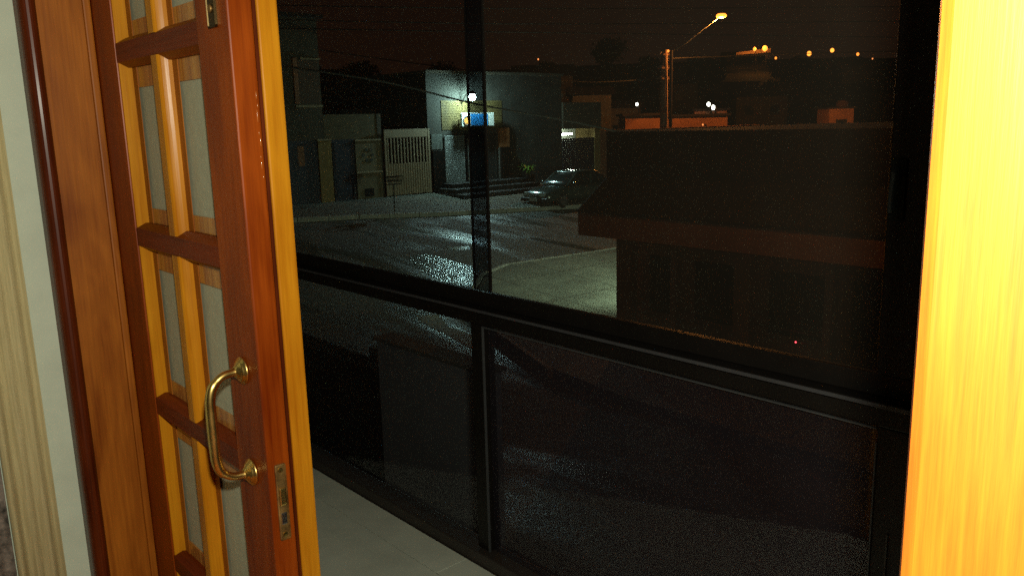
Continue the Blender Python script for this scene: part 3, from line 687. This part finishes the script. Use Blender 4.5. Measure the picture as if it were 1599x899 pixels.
# ================================================================ CAR
def car():
    # local frame: +Y forward length; built at origin then placed; nose towards -Y (towards camera side)
    base = Vector((-22.5, 21.15, gz(-22.4) - .12))
    R = thing('parked_car', 'dark green black car parked nose first at the kerb beside the shop wall', 'car', base)
    paint = mat('dark_car_paint', (.045, .066, .058), rough=.26, var=.15, coat=1.0, scale=4)
    gls = mat('car_glass', (.02, .03, .03), rough=.08)
    def ring(y, hw, z0, z1, n=16, p=3.2):
        cz = (z0 + z1) / 2; hz = (z1 - z0) / 2; out = []
        for k in range(n):
            a = math.tau * k / n; c, s = math.cos(a), math.sin(a)
            out.append((base.x + hw * math.copysign(abs(c) ** (2 / p), c), base.y + y, base.z + cz + hz * math.copysign(abs(s) ** (2 / p), s)))
        return out
    b = MB(); b.loft([ring(-.02, .62, .30, .56), ring(.06, .76, .24, .66), ring(.22, .81, .21, .73), ring(.6, .83, .20, .80), ring(1.2, .84, .20, .88),
                      ring(2.0, .845, .20, .92), ring(3.0, .845, .20, .93), ring(3.7, .83, .22, .93), ring(4.1, .80, .26, .90), ring(4.25, .72, .32, .82)])
    body = b.build('body', paint, R, smooth=True)
    b = MB(); b.loft([ring(1.10, .70, .84, .90, p=5), ring(1.50, .67, .86, 1.16, p=5), ring(1.85, .62, .88, 1.36, p=4.5), ring(2.3, .61, .88, 1.41, p=4.5), ring(2.9, .60, .88, 1.40, p=4.5), ring(3.3, .60, .88, 1.30, p=5), ring(3.85, .66, .86, .95, p=5)])
    b.build('cabin', gls, R, smooth=True)
    b = MB(); b.loft([ring(1.82, .60, 1.335, 1.385, p=5), ring(2.3, .60, 1.37, 1.43, p=5), ring(2.9, .59, 1.36, 1.42, p=5), ring(3.28, .58, 1.28, 1.33, p=5)])
    b.build('roof', paint, R, smooth=True)
    def P(x, y, z): return (base.x + x, base.y + y, base.z + z)
    for sx in (-1, 1):
        MB().hexa([P(sx * .71 - .03, 1.12, .88), P(sx * .71 + .03, 1.12, .88), P(sx * .71 + .03, 1.2, .88), P(sx * .71 - .03, 1.2, .88), P(sx * .605 - .03, 1.80, 1.37), P(sx * .605 + .03, 1.80, 1.37), P(sx * .605 + .03, 1.88, 1.37), P(sx * .605 - .03, 1.88, 1.37)]).build('pillar', paint, R)
        MB().box(P(sx * .66 - .02, 2.55, .9), P(sx * .66 + .02, 2.63, 1.36)).build('pillar', paint, R)
        hl = MB().hexa([P(sx * .44 - .16, -.05, .50), P(sx * .44 + .16, -.02, .50), P(sx * .44 + .16, .18, .52), P(sx * .44 - .16, .16, .52), P(sx * .44 - .16, -.035, .64), P(sx * .44 + .16, -.0, .64), P(sx * .44 + .16, .2, .66), P(sx * .44 - .16, .18, .66)], .02)
        hl.build('headlight', mat('headlight_glass', (.40, .45, .44), rough=.35, metal=.1, var=.1), R)
        mr = MB().ball(P(sx * .93, 1.35, .98), .1, 2, (.9, .5, .65)).build('mirror', paint, R, smooth=True)
        MB().box(P(sx * .93 - .07, 1.402, .94), P(sx * .93 + .07, 1.406, 1.02)).build('mirror_glass', gls, mr)
        for wy in (.82, 3.45):
            x0 = sx * .70
            tr = MB().lathe(P(x0, wy, .30), (sx, 0, 0), [(0, .2), (.0, .29), (.02, .305), (.13, .305), (.15, .29), (.15, .21)], 28).build('wheel', mat('tyre', (.015, .015, .015), rough=.8), R, smooth=False)
            b = MB().lathe(P(x0 + sx * .135, wy, .30), (sx, 0, 0), [(0, .215), (.022, .21), (.024, .185), (.010, .18), (.012, .05), (.022, .04), (.023, .001)], 28)
            for k in range(8):
                a = k * math.tau / 8; b.tube([P(x0 + sx * .15, wy + .04 * math.cos(a), .30 + .04 * math.sin(a)), P(x0 + sx * .155, wy + .19 * math.cos(a), .30 + .19 * math.sin(a))], .016, 5)
            b.build('rim', mat('alloy', (.30, .30, .30), rough=.4, metal=.8), tr)
    b = MB()
    for k in range(4): b.box(P(-.26, -.05, .50 + k * .035), P(.26, .0, .515 + k * .035))
    b.build('grille', mat('chrome', (.7, .7, .7), rough=.15, metal=1), R)
    MB().lathe(P(0, -.051, .585), (0, -1, 0), [(0, .05), (.012, .045), (.014, .02)], 16).build('badge', mat('chrome', (.7, .7, .7)), R)
    MB().box(P(-.80, -.07, .27), P(.80, .12, .44), .05, 3).build('bumper', mat('black_plastic', (.02, .02, .02), rough=.5), R)
    MB().box(P(-.22, -.095, .30), P(.22, -.082, .45), .004).build('number_plate', mat('plate_grey', (.62, .62, .6), rough=.5, col2=(.2, .2, .2), scale=28), R)
car()
bpy.data.objects['parked_car'].scale = (.92, .92, .92)

# ================================================================ STREET LAMP, UTILITY POLE, CABLES
SOD = (1.0, .36, .06)
p0 = at_s(1037, 203, 45); p1 = at_s(1037, 80, 45)
up = thing('utility_pole', 'reddish lit concrete pole with insulators and a long arm holding a sodium lamp', 'street lamp', (p0.x, p0.y, gz(p0.x)))
conc = mat('pole_concrete', (.40, .24, .17), rough=.9, var=.4, scale=3)
MB().tube([(p0.x, p0.y, gz(p0.x) - .2), (p0.x, p0.y, 1.0), (p0.x, p0.y, p1.z)], [.25, .22, .17], 12).build('pole', conc, up, smooth=True)
lampP = at_s(1127, 25, 45)
a0 = Vector((p0.x, p0.y, p1.z - .35))
MB().tube([a0, a0.lerp(lampP, .35) + Vector((0, 0, -.10)), a0.lerp(lampP, .7) + Vector((0, 0, -.02)), lampP + (a0 - lampP).normalized() * .3], .035, 8).build('arm', mat('galvanised', (.35, .33, .28), rough=.5, metal=.5), up)
dd = (lampP - a0).normalized()
MB().ball(lampP + Vector((0, 0, .16)), .30, 2, (1.0, 1.0, .25)).build('lamp_head', M_TILEROOF, up, smooth=True)
MB().ball(lampP, .25, 3, (1.15, 1.15, .55)).build('lamp_glass', emit('sodium_bright', (1.0, .27, .03), 3.4), up, smooth=True)
sl_ = bpy.data.lights.new('sodium_light', 'POINT'); sl_.energy = 2000; sl_.color = (1.0, .34, .06); sl_.shadow_soft_size = .12
so_ = bpy.data.objects.new('sodium_light', sl_); C.objects.link(so_); so_.location = lampP + Vector((0, 0, -.36))
for k, z in enumerate((p1.z - .25, p1.z - .95, p1.z - 1.5)):
    MB().box((p0.x - .05, p0.y - .55, z - .04), (p0.x + .14, p0.y + .55, z + .04)).build('crossarm', conc, up)
    for yy in (-.45, .3): MB().lathe((p0.x + .1, p0.y + yy, z + .04), (0, 0, 1), [(0, .04), (.05, .06), (.1, .03)], 8).build('insulator', mat('porcelain', (.5, .4, .35), rough=.3), up)
def cable(px, s, r, label, g='overhead cables crossing the view'):
    P = [at_s(x, y, d) for (x, y), d in zip(px, s)]
    P = [Vector(p) for p in smooth_path([tuple(p) for p in P], 6)]
    tag(MB().tube(P, r, 5).build('overhead_cable', M_CABLE), label, 'cable', g)
cable([(380, 95), (600, 128), (745, 163), (940, 200), (1200, 262)], [16, 18, 20, 22, 26], .022, 'thick black cable sagging in front of the shop lamp')
cable([(380, 60), (640, 98), (900, 128), (1037, 122)], [30, 34, 40, 45], .022, 'cable running from the left house to the utility pole crossarm')
for k, (ya, yb2, yc) in enumerate([(8, 14, 10), (30, 38, 32), (44, 52, 60)]):
    cable([(380, ya), (900, yb2), (1500, yc)], [14, 18, 24], .010, ['topmost thin cable near the top edge of the view', 'second thin cable below the top edge of the view', 'lowest thin cable crossing the dark sky'][k])
cable([(1037, 92), (1250, 84), (1500, 78)], [45, 60, 80], .03, 'cable leading right from the utility pole top')

# ================================================================ TREES, HILL, FAR HOUSES AND LIGHTS
def tree(x, y, s, w_, label, n=3000, ytop=None, lf=.35):
    base = at_s(x, y, s); gzb = gzf(base.x, base.y)
    R = thing('tree', label, 'tree', (base.x, base.y, gzb), 'dark trees on the hill')
    top = at_s(x, ytop, s).z; hgt = top - gzb; rr = w_ * s / F / 2
    b = MB(); b.tube([(base.x, base.y, gzb - .3), (base.x + .2, base.y, gzb + hgt * .35), (base.x, base.y + .2, gzb + hgt * .7)], [.35, .25, .1], 8)
    for k in range(5):
        a = k * 1.3; b.tube([(base.x, base.y, gzb + hgt * .35), (base.x + rr * .6 * math.cos(a), base.y + rr * .6 * math.sin(a), gzb + hgt * .65)], [.15, .04], 5)
    b.build('trunk', M_BARK, R)
    b = MB(); ch = min(hgt * .75, rr * 1.3)
    cl = []
    for k in range(16):
        a = random.uniform(0, math.tau); q = random.uniform(.1, .95); zz = random.uniform(0, 1)
        cl.append((Vector((base.x + rr * q * math.cos(a) * (1 - zz * .55), base.y + rr * q * math.sin(a) * (1 - zz * .55), top - ch + zz * ch * .85)), rr * random.uniform(.22, .42)))
    for k in range(n):
        c, cr_ = random.choice(cl); v = Vector((random.gauss(0, 1), random.gauss(0, 1), random.gauss(0, 1))).normalized() * cr_ * random.uniform(.4, 1.05)
        o = c + Vector((v.x, v.y, v.z * .8)); u = Vector((random.gauss(0, 1), random.gauss(0, 1), random.gauss(0, 1))).normalized(); w2 = u.orthogonal().normalized()
        l = lf * random.uniform(.6, 1.4); b.poly([o - u * l, o + w2 * l * .5, o + u * l, o - w2 * l * .5])
    b.build('crown', M_LEAF, R)
TL = [(945, 130, 90, 125, 62, 'tall rounded dark tree rising above the skyline left of the utility pole'),
      (560, 120, 80, 110, 92, 'broad dark tree behind the leftmost houses'),
      (690, 120, 85, 120, 95, 'dark tree showing over the shop roof left of the mullion'),
      (850, 130, 80, 110, 96, 'dark tree over the plain wall right of the shop'),
      (1010, 130, 110, 80, 92, 'low dark tree directly behind the utility pole'),
      (1110, 130, 120, 110, 84, 'wide dark tree behind the lamp arm'),
      (1240, 130, 140, 90, 96, 'dark tree among the hillside lights'),
      (1390, 140, 130, 100, 98, 'dark tree near the right jamb on the hillside'),
      (480, 120, 85, 90, 98, 'dark tree above the far left two storey house')]
for x, y, s, w_, yt, lab in TL: tree(x, y, s, w_, lab, ytop=yt, lf=.22 * s / 90)

def fhouse(x, y, s, wpx, hpx, m, label, roof='flat', name='house'):
    """small house standing on the hillside, front towards the street side"""
    c = at_s(x, y, s); g0 = gzf(c.x, c.y); top = at_s(x, y - hpx, s).z; hw = wpx * s / F / 2; bot = min(g0 - .3, at_s(x, y, s).z)
    R = thing(name, label, 'house', (c.x, c.y, g0), 'houses on the hillside')
    u = Vector((M[0][0], M[1][0], 0)).normalized(); v = Vector((-u.y, u.x, 0)); dep = hw * 1.3 + 1.5
    q = [c - u * hw, c + u * hw, c + u * hw + v * dep, c - u * hw + v * dep]
    MB().hexa([(p.x, p.y, bot) for p in q] + [(p.x, p.y, top) for p in q]).build('wall', m, R)
    if roof == 'flat':
        q2 = [c - u * (hw + .2) - v * .2, c + u * (hw + .2) - v * .2, c + u * (hw + .2) + v * (dep + .2), c - u * (hw + .2) + v * (dep + .2)]
        MB().hexa([(p.x, p.y, top + .005) for p in q2] + [(p.x, p.y, top + .15) for p in q2]).build('roof', M_TILEROOF, R)
    elif roof == 'gable':
        q2 = [c - u * (hw + .3) - v * .3, c + u * (hw + .3) - v * .3, c + u * (hw + .3) + v * (dep + .3), c - u * (hw + .3) + v * (dep + .3)]
        rt = hw * .45; r0 = (q2[0] + q2[3]) / 2; r1 = (q2[1] + q2[2]) / 2
        b = MB(); P_ = [(p.x, p.y, top + .005) for p in q2]; a_ = (r0.x, r0.y, top + rt); b_ = (r1.x, r1.y, top + rt)
        b.poly([P_[0], P_[1], b_, a_]); b.poly([P_[2], P_[3], a_, b_]); b.poly([P_[1], P_[2], b_]); b.poly([P_[3], P_[0], a_]); b.poly(P_)
        b.build('roof', M_TILEROOF, R)
    nw = max(1, int(hw * 2 / 2.4))
    zc = top - 1.3
    for k in range(nw):
        f_ = c + u * (-hw + (k + .5) * 2 * hw / nw) - v * .03
        MB().hexa([(f_ + u * a - v * bb).to_tuple()[:2] + (z,) for z in (zc - .5, zc + .4) for a, bb in ((-.45, .04), (.45, .04), (.45, 0), (-.45, 0))]).build('window', mat('dark_window', (.02, .02, .022)), R)
    return R
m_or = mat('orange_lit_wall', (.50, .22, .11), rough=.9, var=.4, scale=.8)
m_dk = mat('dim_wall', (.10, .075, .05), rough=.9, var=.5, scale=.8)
m_gr = mat('grey_wall_far', (.16, .15, .13), rough=.9, var=.4, scale=.8)
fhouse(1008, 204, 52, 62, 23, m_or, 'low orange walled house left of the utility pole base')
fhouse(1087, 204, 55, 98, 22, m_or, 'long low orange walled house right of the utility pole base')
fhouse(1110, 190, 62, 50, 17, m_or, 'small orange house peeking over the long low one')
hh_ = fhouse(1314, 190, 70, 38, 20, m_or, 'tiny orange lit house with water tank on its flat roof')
c_ = at_s(1316, 168, 72)
MB().lathe((c_.x, c_.y, c_.z - .1), (0, 0, 1), [(0, .55), (.5, .55), (.75, .25)], 14).build('water_tank', m_or, hh_, smooth=True)
fhouse(925, 190, 60, 60, 42, m_gr, 'grey house behind the garage with pale gable', 'gable')
fhouse(975, 200, 66, 50, 32, m_gr, 'grey house below the single white floodlight', 'gable')
spots = [(640, 150, 75, 80, 30), (850, 150, 70, 90, 30), (1060, 150, 95, 60, 18), (1150, 150, 110, 70, 20), (1190, 175, 85, 80, 24), (1240, 150, 120, 60, 18), (1290, 130, 150, 50, 16),
         (1350, 150, 125, 60, 18), (1400, 165, 100, 70, 22), (1420, 130, 160, 50, 14), (1330, 110, 210, 44, 12), (1230, 118, 200, 44, 12), (1165, 105, 190, 60, 12), (980, 140, 120, 46, 18), (530, 140, 90, 60, 20), (1380, 112, 230, 36, 10)]
adj = ['dim house on the hill above the gate', 'dim house on the hill above the plain shop wall', 'dim house right behind the utility pole', 'dim house under the streak of orange light', 'broad dim house left of the tiny orange house',
       'dim house high up between two orange lights', 'dim narrow house above the tiny orange house', 'dim house right of the tiny orange house', 'broad dim house beside the right jamb', 'far dim house near the jamb top',
       'far dim house under the third orange light', 'far dim house under the second orange light', 'far wide house beneath the twin orange lights', 'dim house between the dark tree and the pole', 'dim house above the leftmost houses', 'farthest dim house at the crest of the hill']
for (x, y, s, w_, h_), lab in zip(spots, adj): fhouse(x, y, s, w_, h_, m_dk, lab, random.choice(['flat', 'gable']))
# strip of wall lit by the twin lamps
c0 = at_s(1150, 86, 182); c1 = at_s(1204, 82, 182)
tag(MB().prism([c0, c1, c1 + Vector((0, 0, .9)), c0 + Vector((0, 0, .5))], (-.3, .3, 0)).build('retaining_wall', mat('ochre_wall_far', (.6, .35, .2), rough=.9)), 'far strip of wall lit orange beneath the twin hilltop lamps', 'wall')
cA = at_s(1374, 143, 120); cB = at_s(1397, 144, 120)
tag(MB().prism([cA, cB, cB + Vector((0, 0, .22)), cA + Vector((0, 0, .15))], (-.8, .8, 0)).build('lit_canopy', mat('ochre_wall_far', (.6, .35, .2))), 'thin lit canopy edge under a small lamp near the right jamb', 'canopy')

def far_lamp(x, y, s, rpx, kind, label, grp):
    c = at_s(x, y, s); g0 = gzf(c.x, c.y)
    R = thing('far_lamp', label, 'lamp', (c.x, c.y, min(g0, c.z - 1)), grp)
    r = rpx * s / F
    MB().tube([(c.x + .35 * r + .1, c.y + .1, min(g0, c.z - 1) - .3), (c.x + .35 * r + .1, c.y + .1, c.z + r * .6)], .09, 6).build('post', M_TILEROOF, R)
    MB().ball(c, r, 2, (1, 1, 1.15)).build('bulb', KIND[kind], R, smooth=True)
KIND = {'o': emit('sodium_far', (1.0, .27, .035), 2.4), 'oo': emit('sodium_far_bright', (1.0, .29, .035), 3.2), 'd': emit('sodium_faint', (1.0, .30, .08), 1.6), 'w': emit('white_far', (1.0, .98, .80), 9)}
g1 = 'sodium lamps scattered over the hillside'; g2 = 'white floodlights on the lower slope'
for a in [(1179, 77, 178, 2.6, 'oo', 'left of the twin orange hilltop lamps over the lit wall strip', g1), (1195, 76, 178, 4.0, 'oo', 'larger right lamp of the twin orange hilltop lamps', g1),
          (1212, 91, 140, 1.8, 'o', 'small orange lamp just below right of the twin lamps', g1), (1264, 84, 170, 3.4, 'oo', 'orange hillside lamp alone midway right of the twin lamps', g1),
          (1300, 79, 190, 3.0, 'oo', 'highest orange hillside lamp in the right half', g1), (1340, 85, 190, 2.2, 'o', 'orange hillside lamp left of the faint one', g1), (1363, 92, 200, 1.1, 'd', 'faint dim orange hillside lamp', g1),
          (1436, 84, 180, 1.9, 'o', 'orange hillside lamp nearest the right jamb', g1), (1397, 139, 119, 1.8, 'd', 'dim orange lamp over the lit canopy edge', g1), (841, 93, 130, 1.3, 'd', 'tiny orange light on the skyline above the shop wall', g1),
          (1098, 195, 54, 1.3, 'd', 'small dim light on the long orange walled house', g1),
          (1044, 80, 44, 1.8, 'o', 'small light glinting at the top of the utility pole', g1),
          (1034, 102, 120, 1.6, 'w', 'small white light left beside the utility pole', g2), (995, 163, 60, 2.2, 'w', 'single white floodlight left of the utility pole', g2),
          (1107, 163, 60, 2.9, 'w', 'upper left one of the paired white floodlights', g2), (1114, 168, 60, 3.3, 'w', 'lower right one of the paired white floodlights', g2)]:
    far_lamp(*a)

# unseen sodium lamp, added beyond the right edge to light the corner house front
c = Vector((-3.0, 8.9, gz(-3)))
u2 = thing('added_street_lamp', 'unseen sodium street lamp added on the near kerb to light the corner house', 'street lamp', c)
MB().tube([c, c + Vector((0, 0, 6.8))], [.12, .07], 10).build('pole', conc, u2)
MB().tube([c + Vector((0, 0, 6.7)), c + Vector((-.6, -.4, 7.2)), c + Vector((-1.5, -.9, 7.4))], .035, 8).build('arm', conc, u2)
MB().ball(c + Vector((-1.7, -1.0, 7.36)), .14, 2, (1.6, 1.2, .6)).build('lamp_glass', emit('sodium_near', SOD, 60), u2)
q = c + Vector((-1.7, -1.0, 7.36)); MB().box((q.x - .9, q.y - .27, q.z - .42), (q.x + .9, q.y - .26, q.z + .2)).build('light_blocker', M_TILEROOF, u2)  # plate added to block this lamp's light from the window rail
# remove leftover temporary meshes
for o in list(C.objects):
    if o.type == 'MESH' and o.name.startswith('tmp'): bpy.data.objects.remove(o)

# unseen floodlight added to light the tiny orange house from below, hidden by the corner house from here
q = at_s(1290, 222, 62)
fd = thing('added_floodlight', 'added ground floodlight shining up at the tiny orange house, hidden behind the corner house', 'floodlight', (q.x, q.y, gzf(q.x, q.y)))
MB().tube([(q.x, q.y, gzf(q.x, q.y)), q], .04, 6).build('stake', M_BLACK, fd)
MB().ball(q + Vector((0, 0, .15)), .12, 2).build('bulb', emit('sodium_flood', SOD, 1700), fd)

hl_ = bpy.data.lights.new('hilltop_sodium', 'POINT'); hl_.energy = 900; hl_.color = SOD; hl_.shadow_soft_size = .4
ho_ = bpy.data.objects.new('hilltop_sodium', hl_); C.objects.link(ho_); ho_.location = at_s(1188, 70, 177)
